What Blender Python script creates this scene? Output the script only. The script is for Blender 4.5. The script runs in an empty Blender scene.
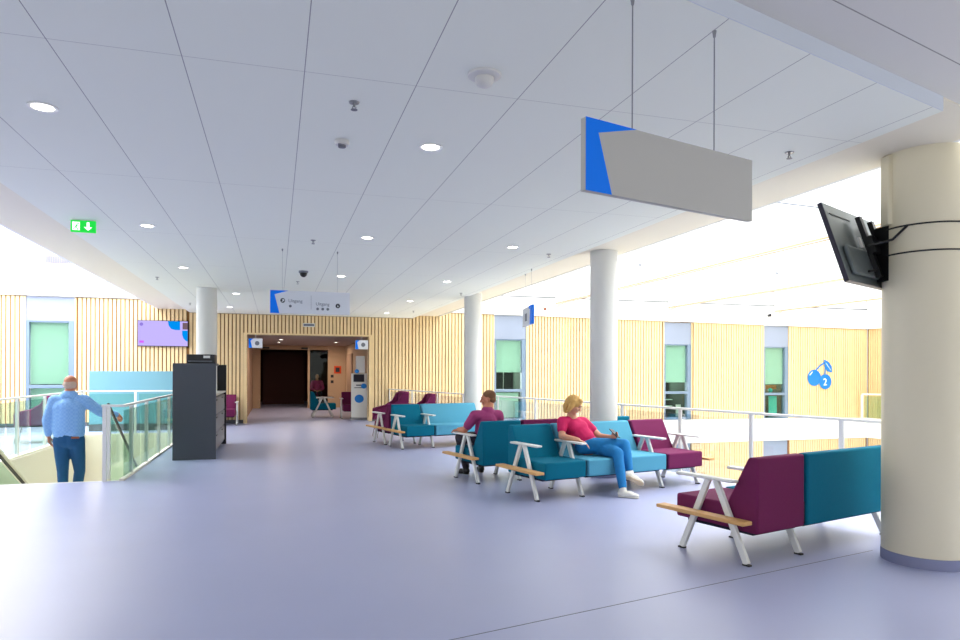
import bpy, bmesh, math, random
from mathutils import Vector, Matrix
random.seed(4)
PI = math.pi
S = bpy.context.scene
COL = S.collection

# ------------------------------------------------------------------ materials
def lin(c):
    return tuple(((v/255)/12.92 if v/255 <= .04045 else ((v/255+.055)/1.055)**2.4) for v in c)
def mat(name, rgb, rough=.5, metal=0, noise=0, nscale=20, bump=0, bscale=200, spec=.5, emit=None, estr=0):
    m = bpy.data.materials.new(name); m.use_nodes = True
    nt = m.node_tree; b = nt.nodes['Principled BSDF']; c = lin(rgb)
    b.inputs['Base Color'].default_value = (*c, 1)
    b.inputs['Roughness'].default_value = rough; b.inputs['Metallic'].default_value = metal
    b.inputs['Specular IOR Level'].default_value = spec
    if emit: b.inputs['Emission Color'].default_value = (*lin(emit), 1); b.inputs['Emission Strength'].default_value = estr
    tc = nt.nodes.new('ShaderNodeTexCoord')
    if noise:
        n = nt.nodes.new('ShaderNodeTexNoise'); n.inputs['Scale'].default_value = nscale; n.inputs['Detail'].default_value = 4
        nt.links.new(tc.outputs['Object'], n.inputs['Vector'])
        r = nt.nodes.new('ShaderNodeMapRange'); r.inputs['To Min'].default_value = 1-noise; r.inputs['To Max'].default_value = 1+noise
        nt.links.new(n.outputs['Fac'], r.inputs['Value'])
        mx = nt.nodes.new('ShaderNodeMix'); mx.data_type = 'RGBA'; mx.blend_type = 'MULTIPLY'; mx.inputs['Factor'].default_value = 1
        mx.inputs['A'].default_value = (*c, 1); nt.links.new(r.outputs['Result'], mx.inputs['B'])
        nt.links.new(mx.outputs['Result'], b.inputs['Base Color'])
    if bump:
        n2 = nt.nodes.new('ShaderNodeTexNoise'); n2.inputs['Scale'].default_value = bscale
        nt.links.new(tc.outputs['Object'], n2.inputs['Vector'])
        bp = nt.nodes.new('ShaderNodeBump'); bp.inputs['Strength'].default_value = bump; bp.inputs['Distance'].default_value = .002
        nt.links.new(n2.outputs['Fac'], bp.inputs['Height']); nt.links.new(bp.outputs['Normal'], b.inputs['Normal'])
    return m
def glass_mat(name, tint, refl=.12):
    m = bpy.data.materials.new(name); m.use_nodes = True; nt = m.node_tree; nt.nodes.clear()
    o = nt.nodes.new('ShaderNodeOutputMaterial'); t = nt.nodes.new('ShaderNodeBsdfTransparent'); g = nt.nodes.new('ShaderNodeBsdfGlossy')
    t.inputs['Color'].default_value = (*lin(tint), 1); g.inputs['Roughness'].default_value = .03
    fr = nt.nodes.new('ShaderNodeFresnel'); fr.inputs['IOR'].default_value = 1.45
    ml = nt.nodes.new('ShaderNodeMath'); ml.operation = 'MULTIPLY'; ml.inputs[1].default_value = refl*8
    ml.use_clamp = True
    mx = nt.nodes.new('ShaderNodeMixShader')
    nt.links.new(fr.outputs[0], ml.inputs[0]); nt.links.new(ml.outputs[0], mx.inputs[0])
    nt.links.new(t.outputs[0], mx.inputs[1]); nt.links.new(g.outputs[0], mx.inputs[2]); nt.links.new(mx.outputs[0], o.inputs[0])
    return m
def emis(name, rgb, st):
    m = bpy.data.materials.new(name); m.use_nodes = True; nt = m.node_tree; nt.nodes.clear()
    o = nt.nodes.new('ShaderNodeOutputMaterial'); e = nt.nodes.new('ShaderNodeEmission')
    e.inputs[0].default_value = (*lin(rgb), 1); e.inputs[1].default_value = st; nt.links.new(e.outputs[0], o.inputs[0]); return m

M = {}
M['teal'] = mat('teal fabric', (0, 106, 132), .8, spec=.15, noise=.08, nscale=60, bump=.3, bscale=600)
M['ltblue'] = mat('light blue fabric', (86, 158, 184), .8, spec=.15, noise=.06, nscale=60, bump=.3, bscale=600)
M['purple'] = mat('plum fabric', (112, 38, 80), .8, spec=.15, noise=.08, nscale=60, bump=.3, bscale=600)
M['navy'] = mat('navy fabric', (44, 62, 88), .8, noise=.06, nscale=60)
M['seam'] = mat('dark seam', (16, 24, 44), .9)
M['white_metal'] = mat('white powder coated metal', (226, 226, 220), .4)
M['oak'] = mat('oiled oak board', (214, 164, 100), .5, noise=.12, nscale=12)
M['rubber'] = mat('black rubber', (25, 25, 27), .6)
M['slat'] = mat('light wooden slat', (230, 202, 152), .6, noise=.10, nscale=3)
M['slatback'] = mat('brown felt behind slats', (136, 96, 52), .9)
M['white'] = mat('white painted plaster', (236, 236, 232), .7)
M['cream'] = mat('cream painted plaster', (226, 221, 204), .6)
M['ceilband'] = mat('white soffit paint', (232, 224, 204), .7)
M['greyblue'] = mat('grey blue painted panel', (138, 148, 166), .5)
M['frame'] = mat('grey blue window frame', (112, 132, 152), .45)
M['blind'] = mat('mint roller blind', (206, 226, 216), .8)
M['darkroom'] = mat('dark room interior', (40, 62, 48), .9)
M['turq'] = mat('turquoise panel', (40, 190, 180), .6)
M['orange'] = mat('orange brown panel', (190, 110, 50), .6)
M['col'] = mat('ivory column paint', (228, 219, 190), .5)
M['skirt'] = mat('lavender grey skirting', (134, 138, 168), .5)
M['dskirt'] = mat('dark grey skirting', (92, 92, 96), .6)
M['anth'] = mat('anthracite laminate', (66, 70, 78), .5)
M['black'] = mat('black plastic', (18, 18, 20), .4)
M['drawer'] = mat('mid grey drawer laminate', (120, 120, 124), .5)
M['grey'] = mat('grey sign panel', (188, 186, 178), .5)
M['ltgrey'] = mat('pale grey sign panel', (220, 224, 228), .5)
M['blue'] = mat('bright blue print', (0, 126, 250), .5, spec=.2)
M['cyan'] = mat('cyan blue print', (0, 116, 196), .5)
M['ink'] = mat('dark ink', (34, 38, 46), .6)
M['inkgrey'] = mat('grey ink', (112, 118, 128), .6)
M['offwhite'] = mat('off white plastic', (214, 212, 206), .4)
M['tvback'] = mat('dark grey brushed monitor back', (104, 112, 112), .35, metal=.4)
M['bezel'] = mat('dark bezel', (40, 36, 52), .4)
M['steel'] = mat('brushed steel', (150, 150, 150), .35, metal=.9)
M['rod'] = mat('grey wire', (140, 140, 142), .5)
M['tealwall'] = mat('dusty teal partition', (108, 156, 170), .6)
M['brown'] = mat('brown interior wall', (158, 128, 104), .8)
M['dbrown'] = mat('dark brown interior', (70, 28, 20), .7)
M['beige'] = mat('beige interior wall', (190, 162, 132), .8)
M['inceil'] = mat('interior ceiling', (170, 150, 138), .8)
M['skin'] = mat('skin', (208, 150, 120), .55)
M['skin2'] = mat('tanned skin', (196, 126, 94), .55)
M['blond'] = mat('blond hair', (206, 160, 88), .7, noise=.3, nscale=90)
M['brownhair'] = mat('short brown hair', (122, 84, 54), .8, noise=.3, nscale=90)
M['greyhair'] = mat('cropped grey hair', (196, 170, 150), .8, noise=.2, nscale=90)
M['pinkshirt'] = mat('crimson pink jersey', (206, 20, 92), .8, noise=.1, nscale=14)
M['plumshirt'] = mat('plum polo fabric', (158, 54, 110), .8, noise=.1, nscale=14)
M['jeans'] = mat('mid blue denim', (26, 124, 186), .85, noise=.14, nscale=18)
M['djeans'] = mat('dark blue denim', (12, 76, 122), .85, noise=.16, nscale=14)
M['dtrouser'] = mat('dark trouser fabric', (40, 34, 46), .85)
M['shoe'] = mat('white canvas shoe', (232, 228, 214), .6)
M['sole'] = mat('tan rubber sole', (206, 184, 150), .7)
M['bshoe'] = mat('black leather shoe', (20, 20, 22), .4)
M['leather'] = mat('brown leather', (140, 76, 44), .6)
M['green'] = mat('green exit sign', (0, 180, 50), .5, emit=(0, 190, 50), estr=.8)
M['exitw'] = mat('lit white pictogram', (255, 255, 255), .5, emit=(255, 255, 255), estr=.9)
M['lamp'] = emis('lamp light', (255, 250, 240), 12)
M['screen'] = emis('lavender screen', (186, 172, 240), 1.0)
M['scrblue'] = emis('screen blue', (0, 136, 226), 1.0)
M['scrmag'] = emis('screen magenta', (204, 96, 240), 1.0)
M['scrviolet'] = emis('screen violet', (140, 120, 210), 1.0)
M['scrdark'] = emis('screen dark photo', (110, 90, 100), 1.0)
M['glass'] = glass_mat('green tinted glass', (232, 246, 238), .05)
M['winglass'] = glass_mat('window glass', (236, 246, 240), .06)
M['roofglass'] = glass_mat('roof glass', (250, 252, 255), .05)
M['warm'] = mat('warm timber edge', (186, 156, 116), .6)
M['orangesign'] = mat('orange red sign', (214, 74, 30), .6)
M['louvre'] = mat('grey lilac grille', (140, 134, 156), .6)

# light blue checked shirt
m = mat('blue checked cotton', (128, 176, 226), .85); nt = m.node_tree; b = nt.nodes['Principled BSDF']
tc = [n for n in nt.nodes if n.type == 'TEX_COORD'][0]
ck = nt.nodes.new('ShaderNodeTexChecker'); ck.inputs['Scale'].default_value = 38
ck.inputs['Color1'].default_value = (*lin((124, 172, 225)), 1); ck.inputs['Color2'].default_value = (*lin((138, 183, 230)), 1)
nt.links.new(tc.outputs['Object'], ck.inputs['Vector']); nt.links.new(ck.outputs['Color'], b.inputs['Base Color'])
M['check'] = m

nt = M['blind'].node_tree; bs = nt.nodes['Principled BSDF']; tr = nt.nodes.new('ShaderNodeBsdfTranslucent'); tr.inputs[0].default_value = (*lin((206, 226, 216)), 1)
mxs = nt.nodes.new('ShaderNodeMixShader'); mxs.inputs[0].default_value = .5; out = [n for n in nt.nodes if n.type == 'OUTPUT_MATERIAL'][0]
nt.links.new(bs.outputs[0], mxs.inputs[1]); nt.links.new(tr.outputs[0], mxs.inputs[2]); nt.links.new(mxs.outputs[0], out.inputs[0])
# lavender vinyl floor
m = mat('lavender vinyl floor', (166, 171, 203), .36, noise=.05, nscale=1.2, spec=.45); M['floor'] = m
nt = m.node_tree
# ceiling panels: thin joints every 0.6 m and long cross joints
def ceil_mat(name, x0, y0, plen, rgb, rot=0.0):
    m = mat(name, rgb, .75); nt = m.node_tree; b = nt.nodes['Principled BSDF']
    tc = [n for n in nt.nodes if n.type == 'TEX_COORD'][0]
    mp = nt.nodes.new('ShaderNodeMapping'); mp.inputs['Rotation'].default_value = (0, 0, rot)
    nt.links.new(tc.outputs['Object'], mp.inputs['Vector'])
    sp = nt.nodes.new('ShaderNodeSeparateXYZ'); nt.links.new(mp.outputs['Vector'], sp.inputs[0])
    def M2(op, a, bb):
        n = nt.nodes.new('ShaderNodeMath'); n.operation = op
        for i, v in enumerate((a, bb)):
            if v is None: continue
            if isinstance(v, (int, float)): n.inputs[i].default_value = v
            else: nt.links.new(v, n.inputs[i])
        return n.outputs[0]
    def joint(sock, o, p, w):
        s = M2('SUBTRACT', sock, o-200*p); f = M2('DIVIDE', s, p); f = M2('FRACT', f, None)
        f = M2('SUBTRACT', f, .5); f = M2('ABSOLUTE', f, None); return M2('GREATER_THAN', f, .5-w/p/2)
    jx = joint(sp.outputs[0], x0, .6, .005); jy = joint(sp.outputs[1], y0, plen, .005)
    jy = M2('MULTIPLY', jy, .6); j = M2('MAXIMUM', jx, jy)
    mx = nt.nodes.new('ShaderNodeMix'); mx.data_type = 'RGBA'
    mx.inputs['A'].default_value = (*lin(rgb), 1); mx.inputs['B'].default_value = (*lin((160, 158, 156)), 1)
    nt.links.new(j, mx.inputs['Factor']); nt.links.new(mx.outputs['Result'], b.inputs['Base Color'])
    return m
M['ceil'] = ceil_mat('ceiling panels', -1.06, 3.69, 2.4, (236, 238, 226))
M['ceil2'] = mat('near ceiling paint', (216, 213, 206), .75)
M['joint'] = mat('ceiling joint', (150, 146, 142), .8)
M['cface'] = mat('ceiling step face', (208, 214, 222), .7)

# ------------------------------------------------------------------ mesh helper
class MB:
    def __init__(s): s.bm = bmesh.new()
    def _add(s, vs, fs, mtx=None):
        v = [s.bm.verts.new(mtx @ Vector(p) if mtx else p) for p in vs]
        for f in fs:
            try: s.bm.faces.new([v[i] for i in f])
            except ValueError: pass
        return s
    def box(s, x0, x1, y0, y1, z0, z1, mtx=None):
        return s._add([(x, y, z) for x in (x0, x1) for y in (y0, y1) for z in (z0, z1)],
            [(0,1,3,2),(4,6,7,5),(0,4,5,1),(2,3,7,6),(0,2,6,4),(1,5,7,3)], mtx)
    def prism(s, pts, a0, a1, axis='x', mtx=None):
        n = len(pts)
        f = {'x': lambda p, a: (a, p[0], p[1]), 'y': lambda p, a: (p[0], a, p[1]), 'z': lambda p, a: (p[0], p[1], a)}[axis]
        vs = [f(p, a0) for p in pts]+[f(p, a1) for p in pts]
        return s._add(vs, [tuple(range(n)), tuple(range(2*n-1, n-1, -1))]+[(i, i+n, (i+1)%n+n, (i+1)%n) for i in range(n)], mtx)
    def bar(s, p0, p1, w, h, side=(1,0,0)):
        p0, p1 = Vector(p0), Vector(p1); d = (p1-p0).normalized(); u = Vector(side); u = (u-d*u.dot(d)).normalized(); v = d.cross(u)
        vs = [p+u*a*w/2+v*b*h/2 for p in (p0, p1) for a, b in ((-1,-1),(1,-1),(1,1),(-1,1))]
        return s._add(vs, [(0,3,2,1),(4,5,6,7)]+[(i,(i+1)%4,(i+1)%4+4,i+4) for i in range(4)])
    def cone(s, p0, p1, r0, r1, n=16, caps=True):
        p0, p1 = Vector(p0), Vector(p1); d = (p1-p0).normalized(); u = d.orthogonal().normalized(); v = d.cross(u)
        vs = [p+(u*math.cos(2*PI*i/n)+v*math.sin(2*PI*i/n))*r for p, r in ((p0, r0), (p1, r1)) for i in range(n)]
        fs = [(i,(i+1)%n,(i+1)%n+n,i+n) for i in range(n)]
        if caps: fs += [tuple(range(n-1,-1,-1)), tuple(range(n, 2*n))]
        return s._add(vs, fs)
    def tube(s, pts, r, n=8):
        for a, b in zip(pts[:-1], pts[1:]): s.cone(a, b, r, r, n)
        return s
    def ball(s, c, r, sc=(1,1,1), rot=None, n=16):
        mtx = Matrix.Translation(c)
        if rot is not None: mtx = mtx @ rot
        mtx = mtx @ Matrix.Diagonal((sc[0]*r, sc[1]*r, sc[2]*r, 1))
        bmesh.ops.create_uvsphere(s.bm, u_segments=n, v_segments=n//2+2, radius=1, matrix=mtx); return s
    def cap(s, p0, p1, r0, r1, n=14):
        s.cone(p0, p1, r0, r1, n); s.ball(p0, r0, n=n); s.ball(p1, r1, n=n); return s
    def chain(s, pts, n=14):
        for (a, ra), (b, rb) in zip(pts[:-1], pts[1:]): s.cap(a, b, ra, rb, n)
        return s
    def ring(s, c, r, w, n=48):   # torus about z
        c = Vector(c); k = 8
        vs = [c+Vector(((r+w*math.cos(b))*math.cos(a), (r+w*math.cos(b))*math.sin(a), w*math.sin(b))) for a in [2*PI*i/n for i in range(n)] for b in [2*PI*j/k for j in range(k)]]
        return s._add(vs, [(i*k+j, ((i+1)%n)*k+j, ((i+1)%n)*k+(j+1)%k, i*k+(j+1)%k) for i in range(n) for j in range(k)])
    def disc(s, pts, mtx=None): return s._add(pts, [tuple(range(len(pts)))], mtx)
    def lathe(s, prof, c=(0,0,0), n=24):
        c = Vector(c); m = len(prof)
        vs = [c+Vector((r*math.cos(2*PI*i/n), r*math.sin(2*PI*i/n), z)) for i in range(n) for r, z in prof]
        return s._add(vs, [(i*m+j, ((i+1)%n)*m+j, ((i+1)%n)*m+j+1, i*m+j+1) for i in range(n) for j in range(m-1)])
    def build(s, name, m, parent=None, bevel=0, smooth=False, seg=2):
        bmesh.ops.recalc_face_normals(s.bm, faces=s.bm.faces)
        me = bpy.data.meshes.new(name); s.bm.to_mesh(me); s.bm.free()
        me.materials.append(m)
        if smooth: me.polygons.foreach_set('use_smooth', [True]*len(me.polygons))
        o = bpy.data.objects.new(name, me); COL.objects.link(o)
        if parent: o.parent = parent
        if bevel:
            b = o.modifiers.new('bevel', 'BEVEL'); b.width = bevel; b.segments = seg; b.limit_method = 'ANGLE'
        if smooth or bevel:
            me.polygons.foreach_set('use_smooth', [True]*len(me.polygons))
            me.set_sharp_from_angle(angle=math.radians(40))
        return o

def tag(o, label, cat, group=None, kind=None):
    if label: o['label'] = label
    if cat: o['category'] = cat
    if group: o['group'] = group
    if kind: o['kind'] = kind
    return o
def thing(name, label, cat, loc=(0,0,0), rz=0, group=None):
    o = bpy.data.objects.new(name, None); COL.objects.link(o); o.empty_display_size = .1
    o.location = loc; o.rotation_euler = (0, 0, rz); return tag(o, label, cat, group)
def struct(mb, name, m, label=None, bevel=0, smooth=False):
    o = mb.build(name, m, None, bevel, smooth); o['kind'] = 'structure'
    if label: o['label'] = label
    return o
def kids(root): return [o for o in COL.objects if o.parent == root]
def copy_tree(o, parent=None):
    c = o.copy(); COL.objects.link(c)
    if parent: c.parent = parent
    for ch in kids(o): copy_tree(ch, c)
    return c
def voxel(mb, name, m, parent, size=.008, smooth=4, sub=False):
    bmesh.ops.recalc_face_normals(mb.bm, faces=mb.bm.faces)
    me = bpy.data.meshes.new('tmp'); mb.bm.to_mesh(me); mb.bm.free()
    o = bpy.data.objects.new('tmp', me); COL.objects.link(o)
    r = o.modifiers.new('r', 'REMESH'); r.mode = 'VOXEL'; r.voxel_size = size
    if smooth:
        s = o.modifiers.new('s', 'SMOOTH'); s.iterations = smooth; s.factor = .5
    dg = bpy.context.evaluated_depsgraph_get(); ev = o.evaluated_get(dg)
    me2 = bpy.data.meshes.new_from_object(ev); me2.name = name
    bpy.data.objects.remove(o); me2.materials.clear(); me2.materials.append(m)
    me2.polygons.foreach_set('use_smooth', [True]*len(me2.polygons))
    q = bpy.data.objects.new(name, me2); COL.objects.link(q); q.parent = parent; return q
def text(name, s, size, m, parent, mtx, ext=.001, align='LEFT'):
    cu = bpy.data.curves.new('t', 'FONT'); cu.body = s; cu.size = size; cu.extrude = ext; cu.align_x = align; cu.resolution_u = 3
    o = bpy.data.objects.new('t', cu); COL.objects.link(o)
    dg = bpy.context.evaluated_depsgraph_get(); me = bpy.data.meshes.new_from_object(o.evaluated_get(dg)); me.name = name
    bpy.data.objects.remove(o); me.transform(mtx); me.materials.clear(); me.materials.append(m)
    q = bpy.data.objects.new(name, me); COL.objects.link(q); q.parent = parent; return q
UPR = Matrix.Rotation(PI/2, 4, 'X')        # text standing up, readable from -Y

V3 = lambda *a: Vector(a)
# ------------------------------------------------------------------ setting
ZC = 3.02; YW = 19.7
def edgeX(y):            # right floor edge / balustrade line
    return 5.97-(y-5.47)*(5.97-3.16)/(19.65-5.47)
# floor slab with stairwell opening
WX0, WX1, WY0, WY1 = -4.05, -1.95, 9.8, 16.8
f = MB()
def slab(pts): f.prism(pts, -.35, 0, 'z')
e = .12
slab([(-9, -3), (edgeX(-3)+e, -3), (edgeX(WY0)+e, WY0), (-9, WY0)])
slab([(-9, WY0), (WX0, WY0), (WX0, WY1), (-9, WY1)])
slab([(WX1, WY0), (edgeX(WY0)+e, WY0), (edgeX(WY1)+e, WY1), (WX1, WY1)])
slab([(-9, WY1), (edgeX(16.8)+e, WY1), (edgeX(YW)+e, YW-.07), (3.0, 20.02), (-9, 20.02)])
slab([(-.86, 20.02), (2.7, 20.02), (2.7, 34), (-.86, 34)])
struct(f, 'floor', M['floor'])
f = MB().prism([(-9,-3),(24,-3),(24,19.6),(-9,19.6)], -4.3, -4.2, 'z'); struct(f, 'floor_lower', M['white'])
d = Vector((.977, .212, 0))
f = MB().bar(Vector((-.9, 3.10, .0005)), Vector((4.62, 4.298, .0005)), .006, .001, (-.212, .977, 0)); struct(f, 'trim_1', M['dskirt'], 'thin dark joint line across the floor')
# white fascia below the right floor edge and around stairwell
f = MB(); P0 = Vector((edgeX(-3)+e+.02, -3, -.5)); P1 = Vector((edgeX(19.6)+e+.02, 19.6, -.5)); f.bar(P0, P1, .04, .98, (1,0,0)); struct(f, 'trim_2', M['white'])
# kerb strips of the stairwell
f = MB().box(WX0-.05, WX0, WY0, WY1, 0, .03).box(WX0-.05, WX1+.05, WY1, WY1+.05, 0, .03).box(WX1, WX1+.06, WY0-.05, WY1, 0, .03)
struct(f, 'trim_3', M['cream'])
f = MB().box(WX0-.05, WX1+.06, WY0-.03, WY0, -.02, .004); struct(f, 'trim_4', M['white'], 'pale nosing at the head of the stairs')
f = MB().box(WX0-.2, WX0, WY0, WY1, -4.2, -.35); struct(f, 'wall_stairwell_left', M['cream'])
f = MB().box(WX0, WX0+.02, WY0, WY1, -.6, -.001).box(WX1-.02, WX1, WY0, WY1, -.6, -.001).box(WX0, WX1, WY1-.02, WY1, -4.2, -.001); struct(f, 'wall_stairwell_back', M['cream'])
f = MB().box(WX1, WX1+.2, WY0, WY1, -4.2, -.36); struct(f, 'wall_stairwell_right', M['cream'])

# ceilings
stp = lambda x: 2.5+(x-1.665)*.2739        # the line of the ceiling step
f = MB().prism([(-2.235, stp(-2.235)), (3.86, stp(3.86)), (3.86, YW), (-2.235, YW)], ZC, ZC+.12, 'z'); struct(f, 'ceiling', M['ceil'])
f = MB().prism([(-9, -3), (6.8, -3), (6.8, stp(6.8)), (-9, stp(-9))], ZC+.09, ZC+.5, 'z'); struct(f, 'ceiling_near', M['ceil2'])
d = Vector((.9645, .264, 0)); n_ = Vector((.264, -.9645, 0))
q0 = Vector((-2.3, stp(-2.3), ZC)); q1 = Vector((3.86, stp(3.86), ZC))
f = MB().bar(q0+n_*.003+V3(0,0,.045), q1+n_*.003+V3(0,0,.045), .005, .088, n_); struct(f, 'trim_10', M['cface'], 'low vertical face of the step in the ceiling')
f = MB().bar(Vector((-1.5, 1.41, ZC+.0895)), Vector((4.6, 3.031, ZC+.0895)), .006, .001, n_); struct(f, 'trim_11', M['joint'])
f = MB().prism([(3.88, stp(3.88)), (4.66, stp(4.66)), (4.60, YW), (3.88, YW)], ZC+.08, 4.6, 'z'); struct(f, 'ceiling_right_soffit', M['ceilband'])
f = MB().prism([(-2.255, stp(-2.255)), (-3.0, stp(-3.0)), (-3.0, YW), (-2.255, YW)], ZC+.08, 4.6, 'z'); struct(f, 'ceiling_left_soffit', M['ceilband'])
f = MB().box(-3.0, 4.66, 2.9, YW, 4.6, 4.8); struct(f, 'ceiling_slab', M['white'])

# slatted walls
def slat_wall(name, x0, x1, z0, z1a, z1b, holes=(), y=YW, pitch=.1):
    """slats stand proud of a felt back; z1a/z1b heights at the two ends; holes = (x0,x1,z0,z1)"""
    top = lambda x: z1a+(z1b-z1a)*(x-x0)/(x1-x0)
    back = MB(); sl = MB()
    xs = sorted({x0, x1, *[h[0] for h in holes], *[h[1] for h in holes]})
    for a, b in zip(xs[:-1], xs[1:]):
        mid = (a+b)/2; hs = sorted([h for h in holes if h[0]-1e-6 <= mid <= h[1]+1e-6], key=lambda h: h[2])
        z = z0
        for h in hs:
            if h[2] > z+.01: back.box(a, b, y, y+.12, z, h[2])
            z = max(z, h[3])
        if z < top(mid)-.02: back.prism([(a, z), (b, z), (b, top(b)), (a, top(a))], y, y+.12, 'y')
    n = int((x1-x0)/pitch)
    for i in range(n):
        a = x0+i*pitch+.012; b = a+pitch*.72
        z = z0
        hs = sorted([h for h in holes if a < h[1] and b > h[0]], key=lambda h: h[2])
        for h in hs:
            if h[2] > z+.01: sl.box(a, b, y-.04, y-.001, z, h[2])
            z = max(z, h[3])
        if z < top(a)-.02: sl.box(a, b, y-.04, y-.001, z, top(a)-.012)
    for h in holes:
        if h[3] > 2.6: sl.box(h[0]-.035, h[0]-.001, y-.045, y+.0, max(h[2], z0), h[3]-.01).box(h[1]+.001, h[1]+.035, y-.045, y+.0, max(h[2], z0), h[3]-.01)
    o = struct(back, name, M['slatback']); s = sl.build('slats', M['slat'], o); return o
WIN = [(-6.07, -4.97, 0.0, 3.33), (6.4, 7.45, -.06, 3.19), (12.33, 13.38, -.12, 3.12), (16.3, 17.35, -.2, 3.09)]
slat_wall('wall_back_left', -9, -2.25, 0.10, 3.345, 3.325, [WIN[0]])
slat_wall('wall_back', -2.25, 3.86, 0.10, ZC, ZC, [(-.77, 2.58, 0, 2.455)])
slat_wall('wall_back_right', 3.86, 20.9, -.25, 3.23, 3.06, [(h[0], h[1], -.25, h[3]) for h in WIN[1:]])
f = MB().box(-9, -.86, YW-.02, YW+.1, 0.001, .1).box(2.70, 3.2, YW-.05, YW+.1, 0.001, .1); struct(f, 'baseboard_back', M['dskirt'])
slat_wall('wall_back_lower', 3.0, 20.9, -4.2, -.93, -.93, [(h[0], h[1], -4.2, -.93) for h in WIN[1:]])
for h in WIN[1:]:
    f = MB().box(h[0], h[1], YW+.02, YW+.1, -4.2, -.93); struct(f, 'trim_5', M['greyblue'])
f = MB().prism([(3.0, -.06), (20.9, -.2), (20.9, -.93), (3.0, -.93)], YW-.06, YW+.1, 'y'); struct(f, 'trim_6', M['white'], 'white floor slab edge across the atrium')
# white walls above the slats
f = MB().prism([(3.86, 3.23), (20.9, 3.06), (20.9, 3.74), (3.86, 3.8)], YW-.1, YW+.12, 'y'); struct(f, 'wall_back_right_fascia', M['white'])
f = MB().box(4.6, 22, YW+.02, YW+.14, 3.8, 5.6); struct(f, 'wall_back_right_upper', M['white'])
f = MB().box(-9, -2.25, YW-.1, YW+.12, 3.345, 3.76); struct(f, 'wall_back_left_fascia', M['white'])
f = MB().box(-9, -3.0, YW+.02, YW+.14, 3.76, 6.0); struct(f, 'wall_back_left_upper', M['white'])
f = MB().box(4.72, 20.8, YW-.104, YW-.101, 3.762, 3.792); struct(f, 'trim_12', M['anth'], 'thin shadow line above the white fascia')  # dark strip coloured to imitate a shadow gap, same on the left wall
f = MB().box(-8.99, -3.06, YW-.104, YW-.101, 3.73, 3.752); struct(f, 'trim_13', M['anth'])
# side wall at the atrium's right end (slats facing -X)
ws = MB().box(20.92, 21.05, 8, YW, -4.2, 3.06); o = struct(ws, 'wall_right', M['slatback'])
s = MB()
for i in range(116): s.box(20.88, 20.919, 8.05+i*.1, 8.12+i*.1, -4.2, 3.05)
s.build('slats', M['slat'], o)
f = MB().box(20.8, 21.1, 8, YW-.1, 3.06, 5.6); struct(f, 'wall_right_upper', M['white'])
f = MB().box(20.85, 20.878, 8, YW-.06, -.93, -.2); struct(f, 'trim_7', M['white'])
f = MB().box(-9.1, -9.0, 2, YW, -.0, 6.0); struct(f, 'wall_left', M['white'])

# windows in the slatted wall
def window(n, h, blind_z, zmull, lower, jamb=True):
    x0, x1, z0, z1 = h; zt = z1-.74 if n > 1 else 2.70
    fr = MB()
    fr.box(x0, x1, YW-.005, YW+.06, zt, z1-.005)                       # solid panel on top
    fr.box(x0, x0+.07, YW-.02, YW+.14, z0, zt).box(x1-.14, x1, YW-.02, YW+.14, z0, zt)
    fr.box(x0+.07, x1-.14, YW-.02, YW+.14, zmull-.04, zmull+.04).box(x0+.07, x1-.14, YW-.02, YW+.14, z0, z0+.06).box(x0+.07, x1-.14, YW, YW+.14, zt-.03, zt-.001)
    w = struct(fr, 'window_%d' % n, M['frame'])
    MB().box(x0+.005, x1-.005, YW-.012, YW-.006, zt+.01, z1-.01).build('top_panel', M['greyblue'], w)
    MB().box(x0+.07, x1-.14, YW+.07, YW+.078, zmull+.04, zt-.03).build('upper_pane', M['winglass'], w)
    MB().box(x0+.07, x1-.14, YW+.07, YW+.078, z0+.06, zmull-.04).build('lower_pane', M['winglass'], w)
    b = MB(); b.box(x0+.075, x1-.145, YW+.10, YW+.104, blind_z, zt-.03); b.cone((x0+.075, YW+.102, blind_z), (x1-.145, YW+.102, blind_z), .012, .012, 8)
    b.build('roller_blind', M['blind'], w)
    r = MB().box(x0-.1, x1+.1, YW+1.6, YW+1.62, z0-.1, zt+.1).box(x0-.12, x0-.1, YW+.15, YW+1.6, z0-.1, zt+.1).box(x1+.1, x1+.12, YW+.15, YW+1.6, z0-.1, zt+.1).box(x0-.1, x1+.1, YW+.15, YW+1.6, z0-.12, z0-.1).box(x0-.1, x1+.1, YW+.15, YW+1.6, zt+.1, zt+.12)
    r.build('room_beyond', M['darkroom'], w)
    return w
w = window(1, WIN[0], 1.10, 1.03, None)
MB().box(-5.99, -5.12, YW+.12, YW+.124, .07, .98).build('lower_blind', M['blind'], w)
w = window(2, WIN[1], 1.44, .87, None)
MB().box(6.5, 7.25, YW+.12, YW+.124, .02, .8).build('lower_blind', M['blind'], w)
MB().tube([(6.88, YW+.5, .9), (6.88, YW+.5, 1.42), (7.0, YW+.5, 1.55)], .012).build('lamp_stem', M['offwhite'], w)
w = window(3, WIN[2], 1.12, .77, None)
MB().box(12.45, 13.0, YW+.5, YW+.6, .5, .53).box(12.45, 13.0, YW+.5, YW+.6, .28, .31).build('pale_strip', M['blind'], w)  # pale strips stand in for lamp light in the dark room
MB().box(13.02, 13.2, YW+.3, YW+.34, -.05, .35).build('door_panel', M['offwhite'], w)
w = window(4, WIN[3], 1.05, .70, None)
MB().box(16.4, 17.2, YW+.4, YW+.44, .86, 1.0).build('shelf_board', M['orange'], w)
MB().box(16.72, 17.05, YW+.2, YW+.24, -.1, .62).build('door_panel', M['turq'], w)
MB().ball((16.85, YW+.3, .82), .08).build('bowl', M['turq'], w)

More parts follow.
